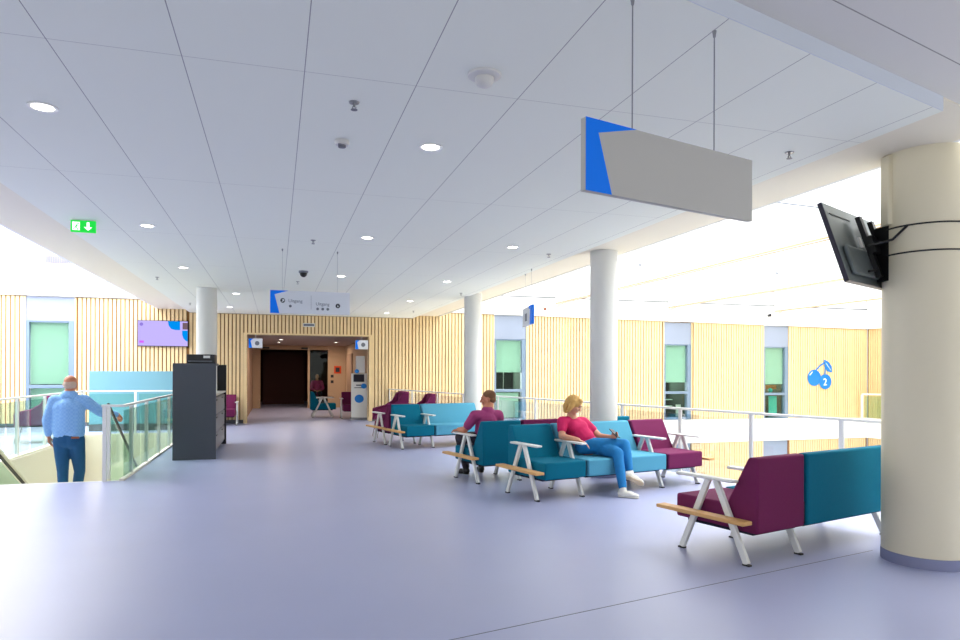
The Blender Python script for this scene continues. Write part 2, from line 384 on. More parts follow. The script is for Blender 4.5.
# skylight roof over both atria
def bay_glass(x0, x1, z, n):
    f = MB(); f.box(x0, x1, -2, YW+.1, z, z+.02); struct(f, 'window_%d' % n, M['roofglass'], 'roof glazing')
BX = [8.46, 12.5, 16.75]
xs = [4.66]+BX+[20.9]
for i, (a, b) in enumerate(zip(xs[:-1], xs[1:])): bay_glass(a, b, 5.2, 5+i)
bay_glass(-9, -3.0, 5.6, 9)
for i, x in enumerate(BX):
    f = MB().prism([(x-.05, 3.6), (x+.10, 3.6), (x+.55, 5.18), (x-.12, 5.18)], -2, YW-.1, 'y')
    o = struct(f, 'ceiling_roof_beam', M['white'])
    MB().box(x-.062, x-.038, -2, YW-.1, 3.588, 3.612).box(x+.088, x+.112, -2, YW-.1, 3.588, 3.612).build('warm_edge', M['warm'], o)
    MB().box(x-.04, x+.16, YW-.24, YW-.11, 3.5, 3.595).build('bearing_block', M['cream'], o)
for i, (x, y, l) in enumerate([(12.25, 14.3, 1.6), (8.25, 14.2, 1.3), (8.25, 8.5, 1.2)]):
    o = MB().tube([(x-l, y, 4.03), (x, y, 4.0)], .011).ball((x, y, 3.985), .03).build('sprinkler_pipe', M['inkgrey'])
    tag(o, ['thin pale pipe with a dot end under the skylight, nearest the right windows', 'thin pale pipe with a dot end just right of the middle column in the skylight', 'thin pale pipe between the big hanging sign and the tilted monitor in the skylight'][i], 'pipe')
# upper slab edges facing the atria
f = MB().box(4.66, 4.70, 2.9, YW, 3.10, 5.2); struct(f, 'trim_8', M['white'])
f = MB().box(-3.04, -3.0, 2.9, YW, 3.10, 5.6); struct(f, 'trim_9', M['white'])

# doorway and corridor behind
jb = MB().box(-.86, -.77, YW-.06, YW+.32, 0, 2.455).box(2.58, 2.67, YW-.06, YW+.32, 0, 2.455).box(-.86, 2.67, YW-.06, YW+.32, 2.455, 2.50)
struct(jb, 'door_1', M['slat'], 'wooden portal around the wide opening')
f = MB().box(-.9, 2.75, YW+.33, 34, 2.46, 2.56); struct(f, 'ceiling_corridor', M['inceil'])
f = MB().box(-.95, -.86, YW+.33, 34, 0, 2.46); struct(f, 'wall_corridor_left', M['brown'])
f = MB().box(2.67, 2.76, YW+.33, 34, 0, 2.46); struct(f, 'wall_corridor_right', M['beige'])
f = MB().box(-.86, 2.67, 33.9, 34, 0, 2.46); struct(f, 'wall_corridor_end', M['dbrown'])
Y2 = 27.5
f = MB().box(-.86, -.58, Y2, Y2+.1, 0.001, 2.3).box(-.86, 2.67, Y2, Y2+.1, 2.3, 2.46).box(2.05, 2.67, Y2, Y2+.1, 0.001, 2.3).box(1.2, 1.28, Y2, Y2+.1, 0.001, 2.3).box(1.98, 2.05, Y2, Y2+.1, 0.001, 2.3)
o = struct(f, 'door_2', M['beige']); 
MB().box(1.29, 1.97, Y2+.04, Y2+.05, .03, 2.27).build('glass_panel', M['winglass'], o)
MB().box(-.5, -.25, Y2-.08, Y2, 2.32, 2.38).box(.95, 1.2, Y2-.08, Y2, 2.32, 2.38).build('sensor_housing', M['black'], o)
f = MB().box(-.55, 1.19, Y2+3.4, Y2+3.5, 0.001, 2.3); struct(f, 'door_3', M['dbrown'], 'dark brown doors at the corridor end')
# door outline in right corridor wall + frame
f = MB().box(2.63, 2.669, 24.8, 26.4, 0.001, 2.1); o = struct(f, 'door_4', M['brown'])
f = MB().box(2.09, 2.2, Y2-.03, Y2-.001, 1.2, 1.31); o = f.build('wall_switch', M['ink']); tag(o, 'upper of the two dark switches on the corridor wall', 'switch')
o = MB().box(2.09, 2.2, Y2-.03, Y2-.001, .98, 1.09).build('wall_switch', M['ink']); tag(o, 'lower of the two dark switches on the corridor wall', 'switch')
o = MB().box(2.22, 2.5, Y2-.02, Y2-.001, 1.36, 1.66).build('wall_notice', M['orangesign']); tag(o, 'orange red notice on the back wall of the corridor', 'notice')
MB().box(2.28, 2.44, Y2-.024, Y2-.0205, 1.42, 1.60).build('pictogram', M['ink'], o)
# rail plate and wall dot above the opening
o = MB().box(.72, 1.05, YW-.06, YW-.042, 2.70, 2.80).build('door_plate', M['offwhite']); tag(o, 'small framed plate on the slats above the wide opening', 'plate')
MB().box(.74, 1.03, YW-.065, YW-.06, 2.72, 2.78).build('plate_text', M['inkgrey'], o)

# ------------------------------------------------------------------ columns
M['colw'] = mat('pale grey column paint', (214, 214, 208), .5)
def column(name, x, y, r, zt, label, skirt=True):
    t = thing(name, label, 'column', (x, y, 0))
    MB().cone((0,0,.081), (0,0,zt), r, r, 64).build('shaft', M['col' if r > .25 else 'colw'], t, smooth=True)
    MB().cone((0,0,.0), (0,0,.08), r+.004, r+.004, 64).build('skirting', M['skirt'], t, smooth=True)
    return t
c1 = column('round_column', 4.76, 3.95, .295, ZC+.08, 'thick ivory round column in the right foreground carrying the monitor')
MB().ring((0,0,2.53), .298, .006).build('cable_strap', M['rubber'], c1, smooth=True)
MB().ring((0,0,2.33), .298, .006).build('cable_strap', M['rubber'], c1, smooth=True)
MB().box(.275, .325, -.05, .05, 2.56, 3.09, Matrix.Rotation(math.radians(163), 4, 'Z')).build('cable_cover', M['col'], c1, bevel=.008)
column('round_column', 4.33, 8.42, .188, ZC+.08, 'round pale column rising behind the woman in pink')
column('round_column', 3.97, 13.66, .185, ZC+.08, 'round pale column behind the seated man and light blue seat')
column('round_column', -1.27, 13.85, .187, ZC, 'round white column behind the dark counter')

# ------------------------------------------------------------------ balustrades
def rail_run(name, pts, posts, label, ztop=1.0, glass=True, zb=0, closed=0):
    t = thing(name, label, 'balustrade', (0,0,0)); t['group'] = 'glass balustrades'
    del t['group']
    tr = MB()
    for a, b in zip(pts[:-1], pts[1:]): tr.bar((*a, ztop-.02), (*b, ztop-.02), .05, .03, (-(b[1]-a[1]), b[0]-a[0], 0))
    tr.build('top_rail', M['white_metal'], t, bevel=.004)
    for (x, y) in posts:
        MB().box(x-.022, x+.022, y-.022, y+.022, zb, ztop-.035).build('post', M['white_metal'], t)
    for a, b in zip(pts[:-1], pts[1:]):
        A, B = Vector((*a, 0)), Vector((*b, 0)); n = max(1, round((B-A).length/1.15)); 
        for i in range(n):
            p, q = A.lerp(B, (i+.03)/n), A.lerp(B, (i+.97)/n)
            MB().bar(p+Vector((0,0,zb+.49)), q+Vector((0,0,zb+.49)), .012, .86, (-(b[1]-a[1]), b[0]-a[0], 0)).build('glass_panel', M['glass'], t)
    return t
ys = [19.6, 17.9, 16.3, 14.9, 13.3, 11.9, 10.65, 9.45, 8.23, 7.05, 5.88, 4.66, 3.4]
def slim_rail():
    t = thing('balustrade', 'long white balustrade along the right floor edge behind the benches', 'balustrade')
    a, b = Vector((edgeX(2.4), 2.4, .93)), Vector((3.16, 19.65, .93))
    MB().bar(a, b, .05, .03, (1,0,0)).build('top_rail', M['white_metal'], t, bevel=.004)
    for y in ys: MB().box(edgeX(y)-.012, edgeX(y)+.012, y-.03, y+.03, 0.001, .914).build('post', M['white_metal'], t)
    for y0, y1 in zip(ys[:-1], ys[1:]):
        p, q = Vector((edgeX(y0)+.03, y0-.03, .45)), Vector((edgeX(y1)+.03, y1+.03, .45))
        MB().bar(p, q, .01, .82, (1,0,0)).build('glass_panel', M['roofglass'], t)
slim_rail()
rail_run('balustrade', [(-1.90, 9.75), (-1.90, 16.9)], [(-1.92, y) for y in (10.35, 11.5, 12.65, 13.8, 14.95, 16.1)]+[(-2.12, 9.97), ], 'white railed glass balustrade on the right side of the stairwell')
b0 = [o for o in COL.objects if o.get('category') == 'balustrade'][-1]
MB().box(-2.15, -1.87, 9.72, 9.77, .965, .995).build('rail_return', M['white_metal'], b0)
MB().box(-2.142, -2.098, 9.73, 9.775, 0, .965).build('post', M['white_metal'], b0)
rail_run('balustrade', [(-4.10, 10.2), (-4.10, 16.85)], [(-4.10, y) for y in (10.6, 12.9, 14.3, 15.6, 16.82)], 'white balustrade on the left side of the stairwell in front of the lounge chair')
rail_run('balustrade', [(-4.06, 16.9), (-1.95, 16.9)], [(-3.05, 16.9)], 'white balustrade across the far end of the stairwell')
# stair flight: steps, handrails, sloping glass
t = thing('staircase', 'cream stair flight going down between glass sides, a man stepping onto it', 'stairs', (0,0,0))
st = MB(); n = 22; rise, going = .17, .2993
for i in range(1, n):
    st.box(-3.78, -2.14, WY0+.02+(i-1)*going, WY0+.02+i*going+.02, -i*rise-.06, -i*rise)
    st.box(-3.78, -2.14, WY0+.02+(i-1)*going, WY0+.035+(i-1)*going, -i*rise, -(i-1)*rise-.03 if i > 1 else -.03)
st.build('steps', M['cream'], t)
for x, nm in ((-2.11, 0), (-3.82, 1)):
    sl = -rise/going
    L = 5.2
    zh = 1.0 if nm == 0 else 1.06
    MB().bar((x, WY0+.1, zh), (x, WY0+.1+L, zh+sl*L), .03 if nm == 0 else .09, .03, (1,0,0)).build('handrail', M['black'] if nm == 0 else M['cream'], t, bevel=.006)
    if nm: MB().bar((x, WY0+.1, zh-.045), (x, WY0+.1+L, zh-.045+sl*L), .02, .04, (1,0,0)).build('rail_channel', M['black'], t)
    g = MB(); g.prism([(WY0+.2, .0), (WY0+.2, .88), (WY0+L, .88+sl*(L-.2)), (WY0+L, .0+sl*(L-.2))], x-.006, x+.006, 'x'); g.build('glass_side', M['glass'], t)
    MB().bar((x, WY0+.1, -.12), (x, WY0+.1+L, -.12+sl*L), .03, .26, (1,0,0)).build('stringer', M['cream'], t)

# far right balcony rail
t = thing('balcony_rail', 'small white balcony rail at the far right end of the slatted wall', 'railing')
MB().bar((20.35, YW-.3, .68), (20.87, YW-.9, .68), .05, .04, (0,0,1)).build('top_rail', M['white_metal'], t)
MB().box(20.32, 20.38, YW-.33, YW-.27, -.2, .66).build('post', M['white_metal'], t)
MB().bar((20.4, YW-.36, .22), (20.86, YW-.89, .22), .012, .78, (1,1,0)).build('glass_panel', M['glass'], t)

# ------------------------------------------------------------------ modular benches
PI_ = .62
def bench(name, label, origin, ang, frames, modules, shelves, arms=None, group=None):
    """local x runs along the bench, y from the front feet (0) to the back (0.66)"""
    t = thing(name, label, 'bench', (origin[0], origin[1], 0), ang, group)
    for (a, b, m) in modules:
        lo, hi = min(a, b)+.018, max(a, b)-.018
        MB().box(lo, hi, -.10, .44, .24, .43).build('seat', M[m], t, bevel=.018, seg=3)
        MB().prism([(.405, .437), (.41, .235), (.68, .235), (.68, .80), (.595, .80)], lo, hi, 'x').build('backrest', M[m], t, bevel=.018, seg=3)
        MB().box(lo+.03, hi-.03, .0, .62, .215, .238).build('base_plate', M['seam'], t)
        if max(a, b) < max([max(q[0], q[1]) for q in modules])-.1: MB().box(hi+.002, hi+.034, -.06, .66, .25, .42).build('seam_strip', M['seam'], t)
    for i, x in enumerate(frames):
        for ya, yb in ((.265, 0), (.335, .62)):
            lg = MB().bar((x, ya, .60), (x, yb, .012), .032, .05, (1,0,0)).build('leg', M['white_metal'], t, bevel=.005)
            MB().box(x-.018, x+.018, yb-.03, yb+.028, 0, .012).build('foot', M['rubber'], lg)
        if arms is None or i in arms:
            MB().box(x-.04, x+.04, -.04, .515, .598, .622).build('armrest', M['white_metal'], t, bevel=.01)
    for (x, s) in shelves:
        MB().box(min(x+s*.022, x+s*.135), max(x+s*.022, x+s*.125), -.17, .68, .315, .345).build('side_shelf', M['oak'], t, bevel=.006)
    return t
aN = math.atan2(.25, .968); aM = math.atan2(.22, .975)
def off(o, ang, x, y): return (o[0]+x*math.cos(ang)-y*math.sin(ang), o[1]+x*math.sin(ang)+y*math.cos(ang))
nearO = off((3.347, 4.21), aN, 0, .62)
bench('modular_bench', 'plum and teal bench in the right foreground seen from behind beside the big column', nearO, aN+PI, [0, -.63, -1.87],
      [(-.02, -.63, 'purple'), (-.63, -1.87, 'teal')], [(0, 1)])
mo = (2.774, 6.966)
bench('modular_bench', 'bench of teal, light blue and plum seats where the woman in pink sits', mo, aM, [0, .625, 1.875, 2.50],
      [(.02, .625, 'teal'), (.625, 1.875, 'ltblue'), (1.875, 2.50, 'purple')], [(0, -1), (2.50, 1)])
m2 = (2.48, 8.264); m2o = off(m2, aM, 0, .62)
bench('modular_bench', 'teal bench behind the woman, the seated man in the plum shirt on it', m2o, aM+PI, [0, -.63, -1.27, -2.52],
      [(-.02, -.63, 'teal'), (-.63, -1.27, 'purple')], [(0, 1)], arms=[0, 1])
m2b = [o for o in COL.objects if o.get('category') == 'bench'][-1]
MB().prism([(.41, .235), (.68, .235), (.68, .80), (.595, .80), (.41, .44)], -2.50, -2.05, 'x').build('backrest', M['teal'], m2b, bevel=.018)
MB().box(-2.50, -2.05, -.1, .41, .24, .43).build('seat', M['teal'], m2b, bevel=.018)
MB().box(-2.07, -1.25, .1, .16, .19, .235).box(-2.07, -1.25, .45, .51, .19, .235).build('beam', M['white_metal'], m2b)
mf = (2.242, 12.338)
bench('modular_bench', 'far bench with one teal and a wide light blue seat facing the corridor', mf, aM, [0, .625, 1.875],
      [(.02, .625, 'teal'), (.625, 1.875, 'ltblue')], [(0, -1)])
bench('modular_bench', 'far plum bench back to back with the far teal and light blue bench', off((2.06, 13.20), aM, 0, .62), aM+PI, [0, -.625],
      [(-.02, -.625, 'purple')], [(0, 1)])
# single seats by the wall and in the corridor
bench('modular_bench', 'plum single seat with white arm by the slats left of the wide opening', (-1.62, 18.98), 0, [0, .62], [(.02, .60, 'purple')], [])
bench('modular_bench', 'plum single seat with white arm inside the opening beside the kiosk', (1.93, 20.9), 0, [0, .62], [(.02, .60, 'purple')], [])
bench('modular_bench', 'dark teal seat with white arms seen from the side just inside the opening', (1.72, 21.7), PI/2, [0, .62], [(.02, .60, 'teal')], [])

# lounge chairs with winged backs
def lounge(label, loc, rz, seatm, backm, s=1.0):
    t = thing('lounge_chair', label, 'chair', loc, rz); t.scale = (s, s, s)
    # front towards -x
    MB().box(-.30, .22, -.27, .27, .36, .46).build('seat_cushion', M[seatm], t, bevel=.03, seg=3)
    for sy in (-1, 1):
        MB().prism([(-.33, .36), (.34, .36), (.36, .98), (.22, .98), (.12, .80), (-.05, .69), (-.33, .62)], sy*.275, sy*.335, 'y').build('side_wing', M[seatm], t, bevel=.02)
        MB().tube([(-.27, sy*.24, .36), (-.33, sy*.27, .0)], .010).build('leg', M['steel'], t)
        MB().tube([(.22, sy*.24, .36), (.33, sy*.27, .0)], .010).build('leg', M['steel'], t)
    MB().prism([(.20, .36), (.345, .36), (.385, 1.0), (.25, 1.0)], -.27, .27, 'y').build('backrest', M[backm], t, bevel=.03, seg=3)
    return t
lounge('plum and navy lounge chair beyond the stairwell at left', (-4.62, 15.55, 0), .15, 'purple', 'navy', .97)
lounge('plum lounge chair at the left edge, farthest beyond the stairwell', (-6.62, 18.1, 0), .1, 'purple', 'navy', .97)
lounge('plum winged lounge chair, left of the two by the far balustrade', (2.42, 14.9, 0), .05, 'purple', 'purple', 1.0)
lounge('plum winged lounge chair, right of the two by the far balustrade', (3.42, 16.4, 0), .05, 'purple', 'purple', .9)

# ------------------------------------------------------------------ counter, printer, partition
t = thing('reception_counter', 'tall dark grey counter unit with drawers beside the stairwell', 'counter', (-1.26, 11.75, 0), 0)
MB().box(-.325, .325, 0, .04, 0, 1.56).build('front_panel', M['anth'], t, bevel=.004)
MB().box(-.325, -.285, .04, 2.5, 0, 1.1).build('side_panel', M['anth'], t)
MB().box(-.285, .27, .045, 2.5, 0.06, 1.02).build('carcass', M['anth'], t)
MB().box(-.285, .31, .045, 2.46, 1.022, 1.05).build('worktop', M['offwhite'], t, bevel=.004)
MB().box(-.325, .32, 2.46, 2.50, 0, 1.56).build('back_panel', M['black'], t)
MB().box(-.325, -.285, .04, 2.46, 1.1, 1.56).build('screen_panel', M['anth'], t)
for k in range(3):
    d_ = MB().box(.272, .292, .12, 2.40, .10+k*.30, .38+k*.30).build('drawer', M['drawer'], t, bevel=.003)
    for y in (.6, 1.8): MB().box(.293, .305, y-.12, y+.12, .335+k*.30, .355+k*.30).build('handle', M['black'], d_)
o = thing('label_printer', 'black box printer standing on top of the dark counter', 'printer', (-1.17, 12.0, 1.561))
MB().box(-.215, .215, -.20, .2, 0, .145).build('housing', M['black'], o, bevel=.012)
MB().box(.04, .14, -.206, -.2005, .085, .125).build('paper_label', M['offwhite'], o)
MB().box(-.19, .17, -.203, -.2005, .03, .04).build('slot', M['inkgrey'], o)
for x in (-.31, .31): pass
MB().box(-.325, .325, 0.04, .5, 1.52, 1.56).build('top_shelf', M['anth'], t)
p = thing('partition_screen', 'dusty teal partition wall beyond the stairwell', 'partition', (0, 18.0, 0))
MB().box(-4.24, -1.75, -.03, .03, .16, 1.43).build('panel', M['tealwall'], p, bevel=.004)
MB().box(-4.24, -1.75, -.05, .05, 0.0, .16).build('plinth', M['dskirt'], p)

# ------------------------------------------------------------------ kiosk
k = thing('check_in_kiosk', 'slim white self service kiosk with blue dots beside the wide opening', 'kiosk', (2.37, 20.36, 0), -.1)
k.scale = (1.12, 1, 1.02)
MB().box(-.22, .24, -.16, .2, 0, .07).build('base', M['drawer'], k, bevel=.005)
MB().prism([(-.15, .07), (.17, .07), (.12, 1.36), (.02, 1.36), (-.13, 1.10), (-.17, 1.0)], -.20, .22, 'x').build('body', M['offwhite'], k, bevel=.012)
MB().box(-.08, .17, .03, .09, 1.365, 1.87).build('head', M['offwhite'], k, bevel=.02)
sc = MB().prism([(-.135, 1.115), (-.015, 1.33), (-.005, 1.33), (-.125, 1.11)], -.14, .14, 'x', Matrix.Translation((0, -.008, 0))).build('touch_screen', M['bezel'], k)
MB().cone((.01, -.166, .62), (.01, -.174, .62), .12, .12, 24).build('blue_dot', M['cyan'], k)
MB().cone((.13, -.174, .99), (.13, -.181, .99), .075, .075, 24).build('blue_dot', M['cyan'], k)
MB().cone((-.05, .02, 1.42), (-.05, .028, 1.42), .06, .06, 24).build('blue_dot', M['cyan'], k)
MB().box(-.12, .12, -.176, -.168, .93, .95).box(-.07, .07, -.176, -.168, 1.0, 1.03).build('slot', M['ink'], k)

# ------------------------------------------------------------------ signs
def sign(name, label, c, d, w, h, z0, frontm, wires, blue_left=True, th=.03, wire_top=ZC, bl=.16):
    """c = one end (x,y), d = unit direction; local x along sign, front is local -y"""
    ang = math.atan2(d[1], d[0]); t = thing(name, label, 'sign', (c[0], c[1], z0), ang)
    MB().box(0, w, -th/2, th/2, 0, h).build('board', frontm, t, bevel=.002)
    y = -th/2-.001
    MB().prism([(0, 0), (bl*.88, 0), (bl*.42, h*.82), (bl*1.75, h), (0, h)], y-.001, y, 'y').build('blue_corner', M['blue'], t)
    for x in wires:
        MB().tube([(x, 0, h), (x, 0, wire_top-z0-.03)], (.003 if w > 1.02 else .0012)).cone((x, 0, wire_top-z0-.03), (x, 0, wire_top-z0), .006, .01, 8).build('wire', M['rod'], t)
    return t
big = sign('hanging_sign', 'large blank grey hanging sign with a bright blue corner in the foreground', (1.182, 2.482), (.966, .258), 1.05, .295, 2.163, M['grey'], [.27, .79], wire_top=ZC+.0)
s2 = sign('hanging_sign', 'pale hanging sign with exit directions above the corridor', (-.075, 9.1), (1, 0), 1.01, .295, 2.185, M['ltgrey'], [.15, .85], bl=.13)
y = -.017
MB().cone((.155, y, .165), (.155, y-.002, .165), .030, .030, 20).build('arrow_disc', M['ink'], s2)
MB().prism([(.140, .150), (.147, .143), (.168, .164), (.168, .152), (.175, .152), (.175, .182), (.145, .182), (.145, .175), (.159, .175)], y-.004, y-.002, 'y').build('arrow', M['ltgrey'], s2)
text('lettering', 'Uitgang', .058, M['inkgrey'], s2, Matrix.Translation((.225, y, .145)) @ UPR)
MB().cone((.25, y, .095), (.25, y-.002, .095), .018, .018, 16).build('service_dot', M['inkgrey'], s2)
MB().box(.510, .513, y-.001, y, .06, .24).build('divider', M['inkgrey'], s2)
text('lettering', 'Uitgang', .058, M['inkgrey'], s2, Matrix.Translation((.57, y, .115)) @ UPR)
for i in range(3): MB().cone((.595+i*.065, y, .068), (.595+i*.065, y-.002, .068), .018, .018, 16).build('service_dot', M['inkgrey'], s2)
MB().cone((.855, y, .115), (.855, y-.002, .115), .030, .030, 20).build('arrow_disc', M['ink'], s2)
MB().prism([(.852, .130), (.858, .130), (.858, .110), (.866, .110), (.855, .096), (.844, .110), (.852, .110)], y-.004, y-.002, 'y').build('arrow', M['ltgrey'], s2)
s3 = sign('hanging_sign', 'narrow hanging sign seen nearly edge on with a blue end, left of the middle column', (3.72, 9.53), (.187, .982), .86, .295, 2.165, M['ltgrey'], [.15, .7], bl=.16)
# its readable side faces the corridor (-x): rebuild corner on that side
for o in kids(s3):
    if o.name.startswith('blue_corner'): bpy.data.objects.remove(o)
MB().prism([(0, 0), (.20, 0), (.17, .24), (.28, .255), (.30, .295), (0, .295)], .0165, .0185, 'y').box(-.004, -.0005, -.015, .015, 0, .295).build('blue_corner', M['blue'], s3)
MB().box(.45, .62, .0165, .0185, .08, .2).build('panel_text', M['inkgrey'], s3)
# small projecting signs in the opening
for x, lab, bx in ((-.72, 'small blue edged sign at the top left of the wide opening', 1), (2.18, 'small blue edged sign at the top right of the wide opening', 1)):
    t = thing('projecting_sign', lab, 'sign', (x, YW-.12, 2.08), 0)
    MB().box(0, .36, -.02, .02, 0, .26).build('board', M['ltgrey'], t)
    MB().prism([(0, 0), (.09, 0), (.05, .2), (.12, .26), (0, .26)], -.0235, -.0205, 'y').build('blue_corner', M['blue'], t)
    MB().cone((.22, -.0205, .13), (.22, -.0235, .13), .06, .06, 20).build('number_disc', M['inkgrey'], t)
    MB().tube([(.18, 0, .26), (.18, 0, .372)], .01).build('bracket', M['steel'], t)
# exit sign on ceiling
t = thing('exit_sign', 'lit green emergency exit sign under the ceiling at left', 'sign', (-2.06, 8.0, 2.888), 0)
t.scale = (.86, .86, .9)
MB().box(0, .27, -.02, .02, 0, .135).build('panel', M['green'], t)
MB().box(.02, .25, -.03, .03, .136, .145).build('housing', M['offwhite'], t)
MB().box(.02, .10, -.023, -.0205, .02, .115).build('door_pictogram', M['exitw'], t)
rn = MB(); y = -.025
rn.bar((.075, y, .085), (.055, y, .055), .014, .002, (1,0,0)).bar((.055, y, .055), (.078, y, .042), .009, .002, (1,0,0)).bar((.078, y, .042), (.074, y, .022), .009, .002, (1,0,0)).bar((.055, y, .055), (.042, y, .038), .009, .002, (1,0,0)).bar((.042, y, .038), (.026, y, .036), .009, .002, (1,0,0)).bar((.072, y, .080), (.092, y, .070), .007, .002, (0,0,1)).bar((.070, y, .08), (.048, y, .078), .007, .002, (0,0,1)).cone((.082, y-.001, .098), (.082, y+.001, .098), .009, .009, 12)
rn.build('running_figure', M['green'], t)
MB().prism([(.19, .02), (.235, .06), (.215, .06), (.205, .052), (.205, .115), (.175, .115), (.175, .052), (.165, .06), (.145, .06)], -.023, -.0205, 'y').build('down_arrow', M['exitw'], t)
# cherry emblem on the far wall
t = thing('cherry_emblem', 'bright blue cherries with number two on the slatted wall at right', 'wall emblem', (18.74, YW-.045, 0))
def pr_disc(cx, cz, r, m, nm, y=-.012, th=.008):
    return MB().cone((cx, y, cz), (cx, y-th, cz), r, r, 32).build(nm, M[m], t)
pr_disc(-.30, 1.27, .29, 'cyan', 'left_cherry'); pr_disc(.18, 1.13, .27, 'cyan', 'right_cherry', -.022)
MB().bar((-.27, -.012, 1.50), (-.02, -.012, 1.72), .05, .01, (0,0,1)).bar((-.03, -.012, 1.71), (.24, -.012, 1.86), .05, .01, (0,0,1)).bar((.22, -.012, 1.84), (.17, -.012, 1.36), .04, .01, (1,0,0)).build('stalk', M['cyan'], t)
MB().prism([(.12, 1.93), (.32, 1.85), (.46, 1.68), (.48, 1.46), (.28, 1.50), (.16, 1.66)], -.03, -.018, 'y').build('leaf', M['cyan'], t)
MB().bar((.20, -.034, 1.80), (.42, -.034, 1.54), .014, .004, (0,0,1)).build('leaf_vein', M['white'], t)
text('number', '2', .36, M['white'], t, Matrix.Translation((.08, -.032, 1.0)) @ UPR)
MB().bar((-.50, -.022, 1.36), (-.38, -.022, 1.49), .03, .004, (0,0,1)).build('highlight', M['white'], t)
# television
t = thing('wall_television', 'wide television with a lavender picture on the slatted wall at left', 'television', (-3.5, YW-.10, 2.09))
MB().box(0, 1.24, -.0, .055, 0, .69).build('casing', M['bezel'], t, bevel=.004)
MB().box(.015, 1.225, -.004, -.0005, .015, .675).build('screen', M['screen'], t)
MB().prism([(.74, .675), (.76, .55), (.82, .47), (.92, .44), (1.04, .44), (1.04, .675)], -.008, -.005, 'y').build('blue_shape', M['scrblue'], t)
MB().prism([(1.225, .43), (1.09, .43), (1.09, .32), (1.12, .22), (1.19, .15), (1.225, .14)], -.008, -.005, 'y').build('blue_shape', M['scrblue'], t)
MB().box(1.10, 1.225, -.008, -.005, .46, .64).build('photo_tile', M['scrdark'], t)
MB().box(.05, .16, -.008, -.005, .09, .15).build('logo_mark', M['scrmag'], t)
MB().cone((.10, -.008, .58), (.10, -.005, .58), .045, .045, 16).build('weather_mark', M['scrviolet'], t)
# grille on the upper left wall
t = thing('air_grille', 'lilac grey air grille high on the white wall at left', 'grille', (-5.65, YW+.0, 4.19))
g = MB().box(0, .62, -.01, .02, 0, .19)
g.build('frame', M['louvre'], t)
s = MB()
for i in range(15): s.box(.02+i*.04, .035+i*.04, -.022, -.0105, .015, .175)
s.build('fins', M['inkgrey'], t)
# cameras on fascia
for (x, z, lab) in ((8.0, 3.42, 'small brown topped camera on the white fascia near the left skylight beam'), (16.45, 3.45, 'small white camera on the white fascia between the right windows')):
    t = thing('security_camera', lab, 'camera', (x, YW-.101, z))
    MB().ball((0, -.13, -.02), .065 if x > 10 else .045).build('dome', M['offwhite'] if x > 10 else M['leather'], t, smooth=True)
    MB().box(-.05, .05, -.12, 0, .03, .09).build('bracket', M['offwhite'], t)
    if x > 10: MB().cone((-.15, -.16, -.03), (.0, -.12, .0), .04, .05, 12).ball((-.16, -.16, -.04), .03).build('lens', M['ink'], t)

# ------------------------------------------------------------------ monitor on the column
import numpy as _np
t = thing('column_monitor', 'dark flat monitor tilted on a bracket off the big column', 'monitor', (0,0,0))
MS = 5.0/4.35
th = math.radians(16.83); F_ = 674.3
dist = 5.0; o_ = (821-480)/F_*dist
tl = Vector((o_*math.cos(th)+dist*math.sin(th), dist*math.cos(th)-o_*math.sin(th), 1.43+(373.3-202)/F_*dist))
Wd = Vector((.91, .41, 0)).normalized(); Nn = Vector((-.41, .91, 0)).normalized(); tilt = math.radians(18)
Dn = (Vector((0,0,-1))*math.cos(tilt)-Nn*math.sin(tilt)).normalized()      # down along the panel
Nf = Wd.cross(Dn).normalized()
if Nf.dot(Nn) < 0: Nf = -Nf                                                 # screen side
R = Matrix((( Wd.x, Nf.x, -Dn.x, tl.x), (Wd.y, Nf.y, -Dn.y, tl.y), (Wd.z, Nf.z, -Dn.z, tl.z), (0,0,0,1)))
t.matrix_world = R; t.location = R.to_translation(); t.rotation_euler = R.to_euler(); t.scale = (MS, MS, MS); R = t.matrix_basis.copy()
MB().box(0, .92, .0, .03, -.545, 0).build('casing', M['tvback'], t, bevel=.004)
MB().box(.012, .908, .0305, .033, -.533, -.012).build('screen', M['black'], t)
MB().box(.08, .84, -.028, -.0005, -.50, -.30).build('rear_housing', M['tvback'], t, bevel=.01)
MB().box(.06, .40, -.004, -.0005, -.075, -.068).build('vent_line', M['black'], t)
MB().box(-.004, .0, -.0, .03, -.545, 0).box(0, .92, .0, .03, -.549, -.545).build('edge_trim', M['bezel'], t)
MB().box(.42, .47, -.06, -.029, -.50, -.06).box(.64, .69, -.06, -.029, -.50, -.06).build('mount_rail', M['black'], t)
MB().box(.40, .74, -.09, -.061, -.34, -.22).build('mount_plate', M['black'], t)
MB().tube([(.30, -.035, -.47), (.52, -.05, -.44), (.56, -.06, -.36)], .008).build('cable', M['rubber'], t)
MB().box(.33, .36, -.04, -.0285, -.29, -.22).build('tag', M['offwhite'], t)
inv = R.inverted()
arm = MB()
arm.bar(Vector((.57, -.09, -.28)), Vector((.62, -.24, -.26)), .07, .10, (0,0,1)); arm.bar(Vector((.62, -.24, -.26)), inv @ Vector((4.50, 4.14, 2.36)), .06, .08, (0,0,1))
arm.build('swing_arm', M['black'], t)
q = MB()
for a in (0,):
    q.box(4.475, 4.51, 3.98, 4.16, 2.14, 2.56, inv)
q.build('column_plate', M['black'], t)
MB().tube([inv @ Vector((4.47, 3.86, 2.53)), inv @ Vector((4.44, 3.96, 2.44)), inv @ Vector((4.38, 4.02, 2.42)), inv @ Vector((4.3, 4.05, 2.40))], .008).build('cable', M['rubber'], t)

